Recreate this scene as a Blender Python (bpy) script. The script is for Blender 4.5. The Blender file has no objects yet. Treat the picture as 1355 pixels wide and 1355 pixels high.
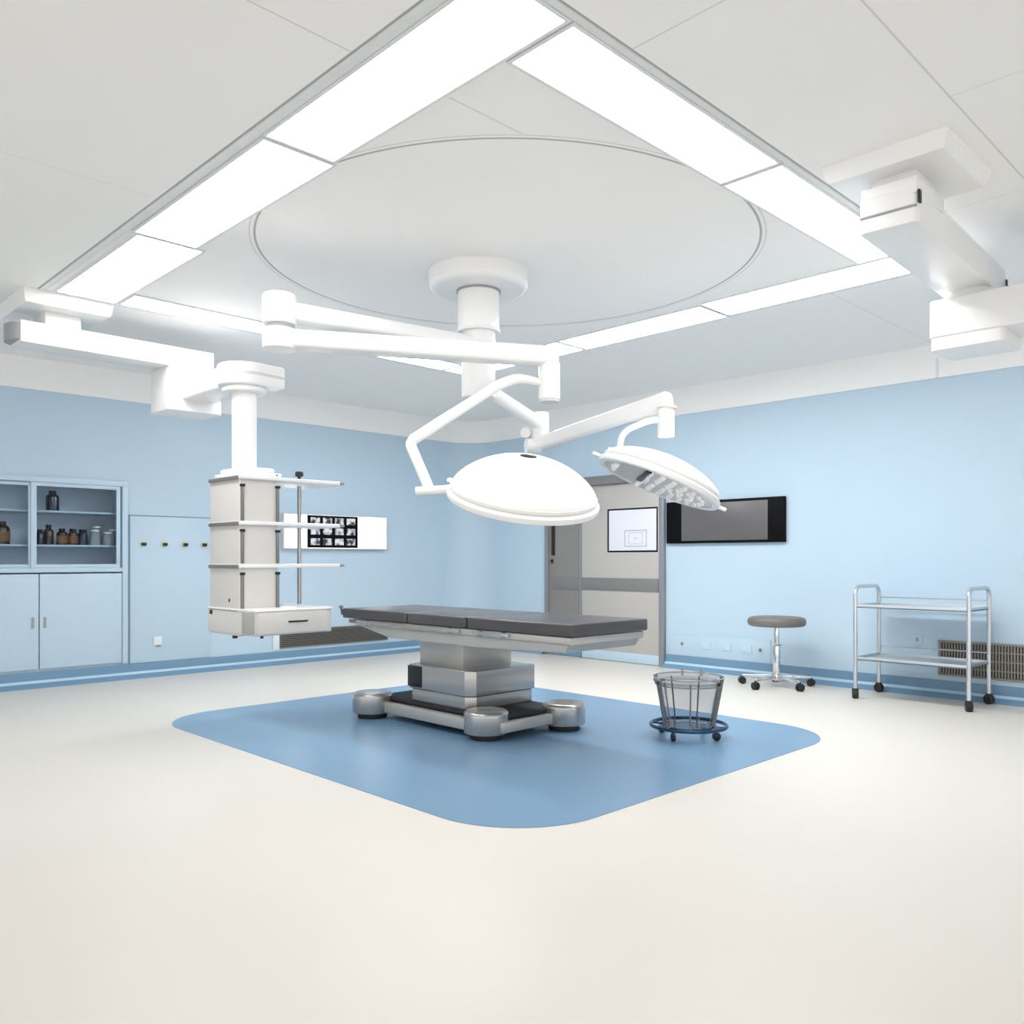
import bpy, bmesh, math, random
from mathutils import Vector, Matrix
random.seed(4)
PI = math.pi
COL = bpy.context.scene.collection
sc = bpy.context.scene

# ------------------------------------------------------------------ materials
def mat(name, col, rough=0.5, metal=0.0, spec=0.5, noise=0.0, nscale=8.0, bump=0.0, bscale=60.0,
        emit=None, estr=0.0, coat=0.0, trans=0.0, alpha=1.0, ior=1.45, rnoise=0.0):
    m = bpy.data.materials.new(name); m.use_nodes = True
    nt = m.node_tree; b = nt.nodes['Principled BSDF']
    b.inputs['Base Color'].default_value = (*col, 1)
    b.inputs['Roughness'].default_value = rough
    b.inputs['Metallic'].default_value = metal
    b.inputs['Specular IOR Level'].default_value = spec
    b.inputs['Coat Weight'].default_value = coat
    b.inputs['Transmission Weight'].default_value = trans
    b.inputs['Alpha'].default_value = alpha
    b.inputs['IOR'].default_value = ior
    tc = nt.nodes.new('ShaderNodeTexCoord')
    if noise > 0 or rnoise > 0:
        n = nt.nodes.new('ShaderNodeTexNoise'); n.inputs['Scale'].default_value = nscale
        n.inputs['Detail'].default_value = 4
        nt.links.new(tc.outputs['Object'], n.inputs['Vector'])
        if noise > 0:
            mx = nt.nodes.new('ShaderNodeMix'); mx.data_type = 'RGBA'
            mx.inputs[6].default_value = (*[max(0, c * (1 - noise)) for c in col], 1)
            mx.inputs[7].default_value = (*[min(1, c * (1 + noise)) for c in col], 1)
            nt.links.new(n.outputs['Fac'], mx.inputs[0])
            nt.links.new(mx.outputs[2], b.inputs['Base Color'])
        if rnoise > 0:
            mr = nt.nodes.new('ShaderNodeMapRange')
            mr.inputs['To Min'].default_value = max(0.02, rough - rnoise)
            mr.inputs['To Max'].default_value = rough + rnoise
            nt.links.new(n.outputs['Fac'], mr.inputs['Value'])
            nt.links.new(mr.outputs['Result'], b.inputs['Roughness'])
    if bump > 0:
        n2 = nt.nodes.new('ShaderNodeTexNoise'); n2.inputs['Scale'].default_value = bscale
        bp = nt.nodes.new('ShaderNodeBump'); bp.inputs['Strength'].default_value = bump
        bp.inputs['Distance'].default_value = 0.002
        nt.links.new(tc.outputs['Object'], n2.inputs['Vector'])
        nt.links.new(n2.outputs['Fac'], bp.inputs['Height'])
        nt.links.new(bp.outputs['Normal'], b.inputs['Normal'])
    if emit:
        b.inputs['Emission Color'].default_value = (*emit, 1)
        b.inputs['Emission Strength'].default_value = estr
    return m

M = {}
M['floor'] = mat('floor_vinyl', (0.70, 0.665, 0.61), 0.36, noise=0.015, nscale=1.0, spec=0.4)
M['mat'] = mat('blue_vinyl', (0.175, 0.305, 0.455), 0.26, noise=0.02, nscale=1.2, spec=0.5)
M['wall'] = mat('blue_wall_panel', (0.50, 0.645, 0.77), 0.38, noise=0.012, nscale=0.7, spec=0.35)
M['band'] = mat('white_band', (0.92, 0.915, 0.91), 0.5)
M['skirt'] = mat('blue_skirting', (0.17, 0.30, 0.44), 0.35, noise=0.03)
M['skirt_highlight'] = mat('painted_skirting_highlight', (0.45, 0.64, 0.80), 0.3)  # light reflected along the skirting, painted as a paler blue
M['white'] = mat('white_enamel', (0.86, 0.86, 0.855), 0.28, noise=0.01, coat=0.2)
M['offwhite'] = mat('offwhite_enamel', (0.66, 0.635, 0.61), 0.4, noise=0.01)
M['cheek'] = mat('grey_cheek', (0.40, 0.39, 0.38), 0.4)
M['grey_end'] = mat('grey_end_cap', (0.33, 0.34, 0.36), 0.4)
M['rail'] = mat('grey_rail', (0.22, 0.21, 0.205), 0.4, metal=0.3)
M['steel'] = mat('brushed_steel', (0.47, 0.455, 0.44), 0.22, metal=0.7)
M['pale_steel'] = mat('pale_painted_steel', (0.50, 0.485, 0.46), 0.36, metal=0.4)
M['chrome'] = mat('polished_chrome', (0.72, 0.72, 0.73), 0.13, metal=1.0)
M['tube'] = mat('trolley_tube', (0.60, 0.62, 0.64), 0.25, metal=0.8)
M['tray'] = mat('trolley_tray', (0.55, 0.60, 0.65), 0.3, metal=0.7)
M['leather'] = mat('dark_grey_pad', (0.080, 0.075, 0.080), 0.30, noise=0.08, nscale=30, bump=0.15, bscale=260)
M['seat'] = mat('stool_vinyl', (0.16, 0.145, 0.135), 0.45, noise=0.05, bump=0.1, bscale=200)
M['black'] = mat('black_plastic', (0.012, 0.012, 0.013), 0.4)
M['rubber'] = mat('black_rubber', (0.02, 0.02, 0.022), 0.7)
M['door'] = mat('door_grey', (0.47, 0.455, 0.435), 0.35, noise=0.015, nscale=2)
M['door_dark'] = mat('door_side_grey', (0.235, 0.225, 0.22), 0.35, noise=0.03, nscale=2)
M['door_frame'] = mat('door_frame_grey', (0.26, 0.28, 0.31), 0.35, metal=0.2)
M['door_rail'] = mat('door_guard', (0.20, 0.20, 0.205), 0.4)
M['screen'] = mat('grey_screen', (0.125, 0.12, 0.125), 0.3, noise=0.03, nscale=1.5)
M['screen_frame'] = mat('screen_bezel', (0.003, 0.003, 0.004), 0.55, spec=0.12)
M['window'] = mat('frosted_window', (0.62, 0.64, 0.70), 0.25, emit=(0.85, 0.88, 1.0), estr=0.12)
M['reflection_grey'] = mat('painted_reflection_line', (0.46, 0.48, 0.53), 0.4)  # pale tone for the reflection painted on the door pane
M['lightbox'] = mat('lit_viewing_panel', (0.9, 0.9, 0.9), 0.3, emit=(0.93, 0.98, 1.0), estr=1.0)
M['plate'] = mat('outlet_plate', (0.49, 0.68, 0.82), 0.4)
M['socket_w'] = mat('white_socket', (0.72, 0.78, 0.82), 0.35)
M['gas'] = mat('gas_outlet_rim', (0.62, 0.60, 0.42), 0.4)
M['cab'] = mat('cabinet_blue', (0.50, 0.645, 0.77), 0.35, noise=0.01)
M['cab_in'] = mat('cabinet_interior', (0.58, 0.66, 0.75), 0.4, noise=0.12, nscale=3)
M['seam'] = mat('dark_blue_seam', (0.19, 0.29, 0.38), 0.6)
M['amber'] = mat('amber_bottle', (0.05, 0.022, 0.012), 0.15, coat=0.5)
M['navy'] = mat('navy_bottle', (0.012, 0.018, 0.04), 0.2, coat=0.5)
M['label'] = mat('brown_label', (0.24, 0.12, 0.06), 0.6)
M['jar'] = mat('pale_glass', (0.80, 0.86, 0.90), 0.05, trans=0.75, ior=1.3, spec=0.9)
M['louvre'] = mat('vent_louvre', (0.15, 0.145, 0.135), 0.45)
M['louvre_in'] = mat('vent_inside', (0.03, 0.03, 0.03), 0.7)
M['beige'] = mat('vent_louvre_beige', (0.26, 0.245, 0.215), 0.5)
M['lens'] = mat('lens_glass', (0.95, 0.95, 0.96), 0.06, metal=0.2, coat=1.0)
M['lensface'] = mat('lamp_face', (0.68, 0.68, 0.69), 0.25, metal=0.3)
M['diffuser'] = mat('lit_diffuser', (0.9, 0.9, 0.9), 0.5, emit=(1.0, 0.995, 0.975), estr=11.0)
M['lightframe'] = mat('light_frame', (0.76, 0.78, 0.79), 0.5)
M['blue_ring'] = mat('blue_base_ring', (0.02, 0.06, 0.13), 0.25, metal=0.4)

def glassmat(name, col, k):
    m = bpy.data.materials.new(name); m.use_nodes = True
    nt = m.node_tree; nt.nodes.clear()
    out = nt.nodes.new('ShaderNodeOutputMaterial'); mix = nt.nodes.new('ShaderNodeMixShader')
    tr = nt.nodes.new('ShaderNodeBsdfTransparent'); tr.inputs[0].default_value = (*col, 1)
    gl = nt.nodes.new('ShaderNodeBsdfGlossy'); gl.inputs['Roughness'].default_value = 0.06
    fr = nt.nodes.new('ShaderNodeLayerWeight'); fr.inputs[0].default_value = 0.12
    mth = nt.nodes.new('ShaderNodeMath'); mth.operation = 'MULTIPLY'; mth.inputs[1].default_value = k
    nt.links.new(fr.outputs[0], mth.inputs[0]); nt.links.new(mth.outputs[0], mix.inputs[0])
    nt.links.new(tr.outputs[0], mix.inputs[1]); nt.links.new(gl.outputs[0], mix.inputs[2])
    nt.links.new(mix.outputs[0], out.inputs[0])
    return m
M['glass'] = glassmat('cabinet_glass', (0.90, 0.93, 0.95), 1.3)
M['bucket'] = glassmat('smoky_clear_plastic', (0.85, 0.855, 0.87), .8)

# ceiling: white panels with joints and the double ring of the round centre panel
def ceiling_material():
    m = bpy.data.materials.new('ceiling_panels'); m.use_nodes = True
    nt = m.node_tree; b = nt.nodes['Principled BSDF']; b.inputs['Roughness'].default_value = 0.55
    b.inputs['Specular IOR Level'].default_value = 0.3
    g = nt.nodes.new('ShaderNodeNewGeometry'); s = nt.nodes.new('ShaderNodeSeparateXYZ')
    nt.links.new(g.outputs['Position'], s.inputs[0])
    def mt(op, a, bb=None):
        n = nt.nodes.new('ShaderNodeMath'); n.operation = op
        for i, v in enumerate((a, bb)):
            if v is None: continue
            if isinstance(v, (int, float)): n.inputs[i].default_value = v
            else: nt.links.new(v, n.inputs[i])
        return n.outputs[0]
    X, Y = s.outputs[0], s.outputs[1]
    def seg(u, u0, v, v0, v1, w):
        a = mt('LESS_THAN', mt('ABSOLUTE', mt('SUBTRACT', u, u0)), w)
        c = mt('MULTIPLY', mt('GREATER_THAN', v, v0), mt('LESS_THAN', v, v1))
        return mt('MULTIPLY', a, c)
    segs = [seg(X, 1.850, Y, 1.98, 6.76, .006), seg(Y, 1.985, X, 1.85, 6.02, .006),
            seg(X, 6.02, Y, 1.98, 6.76, .003), seg(Y, 6.76, X, 1.85, 6.02, .003)]
    thin = [seg(Y, 2.75, X, -3, 1.85, .004), seg(Y, 4.60, X, -3, 1.85, .0016), seg(Y, 2.73, X, 2.32, 2.76, .004),
            seg(X, 2.60, Y, -3, 1.98, .0035), seg(Y, 1.245, X, -3, 9, .0045), seg(X, 5.06, Y, -3, 1.98, .002),
            seg(X, 3.82, Y, -3, 1.245, .002), seg(Y, 2.775, X, 6.02, 9, .003), seg(Y, 4.60, X, 6.02, 9, .0015),
            seg(X, 4.2, Y, 6.76, 9.2, .002), seg(X, 6.9, Y, -3, 9.2, .0008)]
    dx = mt('SUBTRACT', X, 3.84); dy = mt('SUBTRACT', Y, 3.93)
    r = mt('SQRT', mt('ADD', mt('MULTIPLY', dx, dx), mt('MULTIPLY', dy, dy)))
    segs.append(mt('LESS_THAN', mt('ABSOLUTE', mt('SUBTRACT', r, 1.575)), .007))
    thin.append(mt('LESS_THAN', mt('ABSOLUTE', mt('SUBTRACT', r, 1.605)), .004))
    def tot(l):
        a = l[0]
        for x in l[1:]: a = mt('MAXIMUM', a, x)
        return a
    f = mt('MINIMUM', mt('ADD', mt('MULTIPLY', tot(segs), .75), mt('MULTIPLY', tot(thin), .34)), 0.8)
    tx = nt.nodes.new('ShaderNodeTexNoise'); tx.inputs['Scale'].default_value = 0.5
    nt.links.new(g.outputs['Position'], tx.inputs['Vector'])
    base = nt.nodes.new('ShaderNodeMix'); base.data_type = 'RGBA'
    base.inputs[6].default_value = (0.915, 0.91, 0.90, 1); base.inputs[7].default_value = (0.93, 0.93, 0.925, 1)
    nt.links.new(tx.outputs['Fac'], base.inputs[0])
    mx = nt.nodes.new('ShaderNodeMix'); mx.data_type = 'RGBA'
    nt.links.new(f, mx.inputs[0]); nt.links.new(base.outputs[2], mx.inputs[6]); mx.inputs[7].default_value = (0.28, 0.29, 0.30, 1)
    nt.links.new(mx.outputs[2], b.inputs['Base Color'])
    return m
M['ceiling'] = ceiling_material()

# x-ray film sheet: black with grey pictures inside each frame (world X/Z)
def film_material(name, seed):
    m = mat(name, (0.3, 0.3, 0.32), 0.3)
    nt = m.node_tree; b = nt.nodes['Principled BSDF']
    n = nt.nodes.new('ShaderNodeTexNoise'); n.inputs['Scale'].default_value = 14; n.inputs['Detail'].default_value = 3
    g = nt.nodes.new('ShaderNodeNewGeometry'); r = nt.nodes.new('ShaderNodeValToRGB')
    r.color_ramp.elements[0].position = 0.40; r.color_ramp.elements[0].color = (0.02, 0.02, 0.03, 1)
    r.color_ramp.elements[1].position = 0.60; r.color_ramp.elements[1].color = (0.60, 0.60, 0.66, 1)
    e = r.color_ramp.elements.new(0.47); e.color = (0.25, 0.25, 0.28, 1)
    nt.links.new(g.outputs['Position'], n.inputs['Vector']); nt.links.new(n.outputs['Fac'], r.inputs[0])
    nt.links.new(r.outputs[0], b.inputs['Base Color'])
    nt.links.new(r.outputs[0], b.inputs['Emission Color']); b.inputs['Emission Strength'].default_value = 0.25
    return m
M['filmpic'] = film_material('scan_picture', 1)

# ------------------------------------------------------------------ mesh helpers (world metres)
def NB(): return bmesh.new()

def merge(bm, src, mtx=None):
    if mtx is not None: bmesh.ops.transform(src, matrix=mtx, verts=src.verts)
    me = bpy.data.meshes.new('tmp'); src.to_mesh(me); src.free(); bm.from_mesh(me); bpy.data.meshes.remove(me)
    return bm

def box(bm, x0, x1, y0, y1, z0, z1, bev=0.0, seg=2, mtx=None):
    b = bmesh.new()
    bmesh.ops.create_cube(b, size=1.0)
    bmesh.ops.scale(b, vec=(abs(x1 - x0), abs(y1 - y0), abs(z1 - z0)), verts=b.verts)
    bmesh.ops.translate(b, vec=((x0 + x1) / 2, (y0 + y1) / 2, (z0 + z1) / 2), verts=b.verts)
    if bev > 0:
        bmesh.ops.bevel(b, geom=list(b.edges), offset=bev, segments=seg, profile=0.5, affect='EDGES', clamp_overlap=True)
    return merge(bm, b, mtx)

def lathe(bm, prof, c=(0, 0, 0), n=48, mtx=None, sx=1.0, sy=1.0):
    """prof: list of (r, z)."""
    b = bmesh.new(); rings = []
    for r, z in prof:
        if r < 1e-6: rings.append([b.verts.new((0, 0, z))])
        else: rings.append([b.verts.new((r * sx * math.cos(2 * PI * i / n), r * sy * math.sin(2 * PI * i / n), z)) for i in range(n)])
    for a, d in zip(rings, rings[1:]):
        if len(a) == 1 and len(d) == 1: continue
        for i in range(n):
            j = (i + 1) % n
            if len(a) == 1: b.faces.new((a[0], d[i], d[j]))
            elif len(d) == 1: b.faces.new((a[i], a[j], d[0]))
            else: b.faces.new((a[i], a[j], d[j], d[i]))
    bmesh.ops.recalc_face_normals(b, faces=b.faces)
    if mtx is None: mtx = Matrix.Translation(Vector(c))
    return merge(bm, b, mtx)

def cyl(bm, c, r, z0, z1, bev=0.0, n=40):
    if bev <= 0: p = [(0, z0), (r, z0), (r, z1), (0, z1)]
    else:
        p = [(0, z0)]
        for k in range(5):
            a = PI / 2 * k / 4; p.append((r - bev + bev * math.sin(a), z0 + bev - bev * math.cos(a)))
        for k in range(5):
            a = PI / 2 * k / 4; p.append((r - bev + bev * math.cos(a), z1 - bev + bev * math.sin(a)))
        p.append((0, z1))
    return lathe(bm, p, (c[0], c[1], 0), n)

def smooth_path(pts, rad=0.05, n=6):
    pts = [Vector(p) for p in pts]; out = [pts[0]]
    for a, p, d in zip(pts, pts[1:], pts[2:]):
        r = min(rad, (a - p).length * .45, (d - p).length * .45)
        s = p + (a - p).normalized() * r; e = p + (d - p).normalized() * r
        for k in range(n + 1):
            t = k / n; out.append(s.lerp(p, t).lerp(p.lerp(e, t), t))
    out.append(pts[-1]); return out

def tube(bm, pts, r, n=14, closed=False, cap=True):
    """pts list of 3D points; r float or list."""
    pts = [Vector(p) for p in pts]; N = len(pts)
    rs = r if isinstance(r, (list, tuple)) else [r] * N
    b = bmesh.new(); rings = []; up = None
    for i, p in enumerate(pts):
        if closed: t = (pts[(i + 1) % N] - pts[i - 1]).normalized()
        else: t = (pts[min(i + 1, N - 1)] - pts[max(i - 1, 0)]).normalized()
        if up is None:
            up = Vector((0, 0, 1)) if abs(t.z) < .9 else Vector((1, 0, 0))
        u = (up - t * up.dot(t)).normalized(); v = t.cross(u); up = u
        rings.append([b.verts.new(p + (u * math.cos(2 * PI * k / n) + v * math.sin(2 * PI * k / n)) * rs[i]) for k in range(n)])
    pairs = list(zip(rings, rings[1:])) + ([(rings[-1], rings[0])] if closed else [])
    for a, d in pairs:
        for k in range(n): b.faces.new((a[k], a[(k + 1) % n], d[(k + 1) % n], d[k]))
    if cap and not closed: b.faces.new(rings[0][::-1]); b.faces.new(rings[-1])
    bmesh.ops.recalc_face_normals(b, faces=b.faces)
    return merge(bm, b)

def ringpts(c, rx, ry, z, n=48): return [(c[0] + rx * math.cos(2 * PI * i / n), c[1] + ry * math.sin(2 * PI * i / n), z) for i in range(n)]

def beam(bm, p0, p1, w0, h0, w1, h1, bev=0.015):
    """tapered rounded box from p0 to p1 (width across, height up)."""
    p0, p1 = Vector(p0), Vector(p1); t = (p1 - p0).normalized()
    s = t.cross(Vector((0, 0, 1))).normalized(); u = s.cross(t)
    b = bmesh.new(); vs = []
    for p, w, h in ((p0, w0, h0), (p1, w1, h1)):
        for a, c in ((-1, -1), (1, -1), (1, 1), (-1, 1)): vs.append(b.verts.new(p + s * a * w / 2 + u * c * h / 2))
    for f in ((0, 1, 2, 3), (7, 6, 5, 4), (0, 4, 5, 1), (1, 5, 6, 2), (2, 6, 7, 3), (3, 7, 4, 0)): b.faces.new([vs[i] for i in f])
    bmesh.ops.recalc_face_normals(b, faces=b.faces)
    if bev: bmesh.ops.bevel(b, geom=list(b.edges), offset=bev, segments=3, profile=0.5, affect='EDGES', clamp_overlap=True)
    return merge(bm, b)

def prism(bm, poly, z0, z1, bev=0.0, seg=3):
    b = bmesh.new(); vs = [b.verts.new((x, y, z0)) for x, y in poly]; f = b.faces.new(vs)
    r = bmesh.ops.extrude_face_region(b, geom=[f]); up = [v for v in r['geom'] if isinstance(v, bmesh.types.BMVert)]
    bmesh.ops.translate(b, vec=(0, 0, z1 - z0), verts=up)
    bmesh.ops.recalc_face_normals(b, faces=b.faces)
    if bev:
        es = [e for e in b.edges if abs(e.verts[0].co.z - e.verts[1].co.z) < 1e-6]
        bmesh.ops.bevel(b, geom=es, offset=bev, segments=seg, profile=0.5, affect='EDGES', clamp_overlap=True)
    return merge(bm, b)

def rrect(x0, x1, y0, y1, r, n=8):
    o = []
    for cx, cy, a0 in ((x1 - r, y1 - r, 0), (x0 + r, y1 - r, 90), (x0 + r, y0 + r, 180), (x1 - r, y0 + r, 270)):
        for k in range(n + 1):
            a = math.radians(a0 + 90 * k / n); o.append((cx + r * math.cos(a), cy + r * math.sin(a)))
    return o

def link(name, bm, m, parent=None, origin=(0, 0, 0), ang=35):
    bmesh.ops.remove_doubles(bm, verts=bm.verts, dist=1e-6)
    if any(origin): bmesh.ops.translate(bm, vec=[-c for c in origin], verts=bm.verts)
    me = bpy.data.meshes.new(name); bm.to_mesh(me); bm.free()
    me.shade_smooth(); me.set_sharp_from_angle(angle=math.radians(ang))
    me.materials.append(M[m] if isinstance(m, str) else m)
    o = bpy.data.objects.new(name, me); COL.objects.link(o)
    if parent: o.parent = parent
    return o

def tag(o, label=None, cat=None, group=None, kind=None):
    if label: o['label'] = label
    if cat: o['category'] = cat
    if group: o['group'] = group
    if kind: o['kind'] = kind
    return o

class Thing:
    def __init__(s, name, loc, label, cat, group=None, kind=None):
        s.o = bpy.data.objects.new(name, None); COL.objects.link(s.o); s.o.location = loc; s.loc = loc
        s.o.empty_display_size = .1
        tag(s.o, label, cat, group, kind)
    def part(s, name, bm, m, parent=None, label=None):
        o = link(name, bm, m, parent or s.o, s.loc)
        if label: o['label'] = label
        return o

def single(name, bm, m, loc, label, cat, group=None):
    o = link(name, bm, m, None, loc); o.location = loc
    return tag(o, label, cat, group)

def copy_tree(o, loc=None, label=None, parent=None):
    c = o.copy(); COL.objects.link(c)
    if parent: c.parent = parent
    if loc is not None: c.location = loc
    if label: c['label'] = label
    for ch in list(o.children): copy_tree(ch, parent=c)
    return c

def struct(name, bm, m, label=None, parent=None):
    o = link(name, bm, m, parent)
    if not parent: tag(o, label, None, None, 'structure')
    return o

# ------------------------------------------------------------------ room
XR, YL, X0, Y0, ZC, ZB = 8.2, 9.15, -5.0, -5.0, 3.2, 2.905
RC = 0.5
bm = NB(); box(bm, X0 - .2, XR + .2, Y0 - .2, YL + .6, -.2, 0); tag(struct('floor', bm, 'floor'), 'cream vinyl floor of the operating room', 'floor')
bm = NB(); box(bm, X0 - .2, XR + .2, Y0 - .2, YL + .6, ZC, ZC + .15); tag(struct('ceiling', bm, 'ceiling'), 'white panelled ceiling with a round centre panel', 'ceiling')

CX0, CX1, CZ0, CZ1 = 1.60, 3.355, .165, 2.06     # built-in cabinet opening
bm = NB()
box(bm, X0 - .2, CX0, YL, YL + .6, 0, ZC); box(bm, CX1, XR + .2, YL, YL + .6, 0, ZC)
box(bm, CX0, CX1, YL, YL + .6, 0, CZ0); box(bm, CX0, CX1, YL, YL + .6, CZ1, ZC); box(bm, CX0, CX1, YL + .5, YL + .6, CZ0, CZ1)
tag(struct('wall_left', bm, 'wall'), 'light blue wall with the glass fronted cabinet', 'wall')
bm = NB(); box(bm, XR, XR + .2, Y0 - .2, YL, 0, ZC)
tag(struct('wall_right', bm, 'wall'), 'light blue wall with the door and dark screen', 'wall')

def arc(r0, n=14):
    return [(XR - RC + (RC - r0) * math.sin(PI / 2 * k / n), YL - RC + (RC - r0) * math.cos(PI / 2 * k / n)) for k in range(n + 1)]
# rounded corner
bm = NB(); poly = arc(0.0) + [(XR, YL)]
prism(bm, poly, 0, ZC); tag(struct('wall_corner', bm, 'wall'), 'rounded light blue corner between the two walls', 'wall')

def sweep_wall(prof, path_fn):
    """prof: (offset from wall, z); path_fn(offset) -> plan polyline"""
    b = bmesh.new(); rows = [[b.verts.new((x, y, z)) for x, y in path_fn(o)] for o, z in prof]
    for a, d in zip(rows, rows[1:]):
        for i in range(len(a) - 1): b.faces.new((a[i], a[i + 1], d[i + 1], d[i]))
    bmesh.ops.recalc_face_normals(b, faces=b.faces)
    return b
full = lambda o: [(X0, YL - o)] + arc(o) + [(XR - o, Y0)]
leftp = lambda o: [(X0, YL - o)] + arc(o) + [(XR - o, 7.66)]
rightp = lambda o: [(XR - o, 5.76), (XR - o, Y0)]
bm = sweep_wall([(0, ZB), (.018, ZB), (.018, ZB + .12), (.022, ZB + .18), (.04, ZB + .24), (.075, ZC), (0, ZC)], full)
tag(struct('trim_1', bm, 'band'), 'white cove band along the top of both walls', 'trim')
bm = NB(); box(bm, XR - .022, XR, 2.76, 2.785, ZB, ZC - .02, .002); tag(struct('trim_2', bm, 'lightframe'), 'thin vertical joint in the white band', 'trim')
skp = [(0, .15), (.012, .15), (.014, .142), (.014, .070), (.018, .066)]
skl = [(.018, .066), (.024, .060), (.030, .046), (.036, .042)]  # profile of the thin strip that carries the painted reflection
sk2 = [(.036, .042)] + [(.036 + .07 * math.sin(PI / 2 * k / 5), .004 + .038 * (1 - math.sin(PI / 2 * k / 5)) ** 1.0) for k in range(1, 6)] + [(.108, 0)]
for nm, pf, lb in (('baseboard_left', leftp, 'blue skirting along the cabinet wall'), ('baseboard_right', rightp, 'blue skirting along the screen wall')):
    o = struct(nm, sweep_wall(skp, pf), 'skirt'); tag(o, lb, 'baseboard')
    link('painted_highlight', sweep_wall(skl, pf), 'skirt_highlight', o); link('cove', sweep_wall(sk2, pf), 'skirt', o)

# floor inlay
bm = NB(); prism(bm, rrect(2.63, 5.95, 2.63, 6.70, .52, 14), 0.0005, .003)
tag(link('floor_mat', bm, 'mat'), 'large blue rounded vinyl floor area under the operating table', 'floor mat')

# ------------------------------------------------------------------ ceiling light panels
def lit(k):
    nm = 'lit_diffuser_%d' % k
    if nm not in M: M[nm] = mat(nm, (0.9, 0.9, 0.9), 0.5, emit=(1.0, 0.995, 0.98), estr=float(k))
    return nm
def light_panel(x0, x1, y0, y1, label, k=6):
    cx, cy = (x0 + x1) / 2, (y0 + y1) / 2
    t = Thing('ceiling_light', (cx, cy, ZC), label, 'ceiling light', 'flat ceiling light panels')
    fw = .017
    bm = NB()
    for a in ((x0, x1, y0, y0 + fw), (x0, x1, y1 - fw, y1), (x0, x0 + fw, y0 + fw, y1 - fw), (x1 - fw, x1, y0 + fw, y1 - fw)):
        box(bm, *a, ZC - .012, ZC)
    t.part('frame', bm, 'lightframe')
    bm = NB(); prism(bm, rrect(x0 + fw, x1 - fw, y0 + fw, y1 - fw, .02, 4), ZC - .008, ZC); t.part('diffuser', bm, lit(k))
light_panel(1.905, 2.295, 2.02, 3.565, 'long lit ceiling panel nearest the camera, cut by the top edge', 5)
light_panel(1.915, 2.315, 3.575, 5.15, 'middle lit ceiling panel of the left row, beside the ring', 8)
light_panel(1.945, 2.375, 5.16, 6.69, 'lit ceiling panel above the left pendant mounting plate', 8)
light_panel(2.305, 3.85, 2.02, 2.37, 'long lit ceiling panel at top centre, end towards the near corner', 5)
light_panel(3.86, 5.53, 2.02, 2.37, 'lit ceiling panel running behind the right pendant arm', 8)
light_panel(5.54, 5.96, 2.02, 3.59, 'lit ceiling panel in the far row, right end by the right pendant', 14)
light_panel(5.58, 5.99, 3.60, 5.09, 'lit ceiling panel in the far row, right of the lamp stem', 15)
light_panel(5.59, 5.99, 5.10, 6.69, 'lit ceiling panel at the far corner behind the lamp arms', 15)
light_panel(2.385, 3.98, 6.37, 6.69, 'lit ceiling panel behind the lamp arm elbow on the left', 6)
light_panel(3.99, 5.58, 6.37, 6.69, 'lit ceiling panel hidden partly behind the lamp arms, left far row', 15)
# outer grey frame of the light square
bm = NB()
for a in ((1.856, 1.903, 1.99, 6.75), (1.903, 6.0, 1.99, 2.018)): box(bm, *a, ZC - .008, ZC)
tag(struct('trim_3', bm, 'lightframe'), 'pale grey border of the square of ceiling lights', 'trim')
# ------------------------------------------------------------------ operating table
TX0, TX1, TY0, TY1 = 3.92, 4.71, 3.45, 5.98
t = Thing('operating_table', (4.3, 4.9, 0), 'grey padded operating table on a steel pedestal with four round feet', 'operating table')
for i, (a, b_) in enumerate(((TY0, 4.425), (4.44, 5.105), (5.12, TY1))):
    bm = NB(); prism(bm, rrect(TX0, TX1, a, b_, .02, 3), .765, .845, .012); t.part('mattress_pad', bm, 'leather')
bm = NB()
box(bm, TX0 + .01, TX1 - .03, TY0 + .02, 5.80, .715, .762, .006)
prismy = [(TX0 + .03, TY0 + .04), (TX1 - .1, TY0 + .04), (TX1 - .1, 5.75), (TX0 + .03, 5.75)]
b2 = bmesh.new()   # tapering underside of the table frame
prof = [(TY0 + .03, .72), (TY0 + .06, .665), (4.3, .64), (5.35, .64), (5.8, .72)]
va = [b2.verts.new((TX0 + .015, y, z)) for y, z in prof]; vb = [b2.verts.new((TX1 - .06, y, z)) for y, z in prof]
b2.faces.new(va); b2.faces.new(vb[::-1])
for i in range(5): b2.faces.new((va[i], vb[i], vb[(i + 1) % 5], va[(i + 1) % 5]))
bmesh.ops.recalc_face_normals(b2, faces=b2.faces); bmesh.ops.bevel(b2, geom=list(b2.edges), offset=.006, segments=2, affect='EDGES'); merge(bm, b2)
t.part('table_frame', bm, 'pale_steel')
for x in (TX0 - .012, TX1 - .012):
    bm = NB(); box(bm, x, x + .012, TY0 + .55, 4.35, .73, .755, .003); box(bm, x + .004, x + .03, TY0 + .6, TY0 + .63, .725, .76); box(bm, x + .004, x + .03, 4.28, 4.31, .725, .76)
    box(bm, x, x + .012, 4.5, 5.7, .73, .755, .003); box(bm, x + .004, x + .03, 4.6, 4.63, .725, .76); box(bm, x + .004, x + .03, 5.6, 5.63, .725, .76)
    t.part('side_rail', bm, 'steel')
bm = NB(); box(bm, 4.06, 4.5, 5.82, 6.02, .72, .755, .004); box(bm, 4.0, 4.02, 5.75, 6.0, .72, .75, .003); box(bm, 4.52, 4.54, 5.75, 6.0, .72, .75, .003)
t.part('head_bracket', bm, 'grey_end')
bm = NB(); tube(bm, [(TX0 + .01, 5.99, .79), (TX0 + .0, 5.99, .85)], .010, 10); cyl(bm, (TX0, 5.99), .018, .845, .868, .005, 16); t.part('lever', bm, 'rail')
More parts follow.
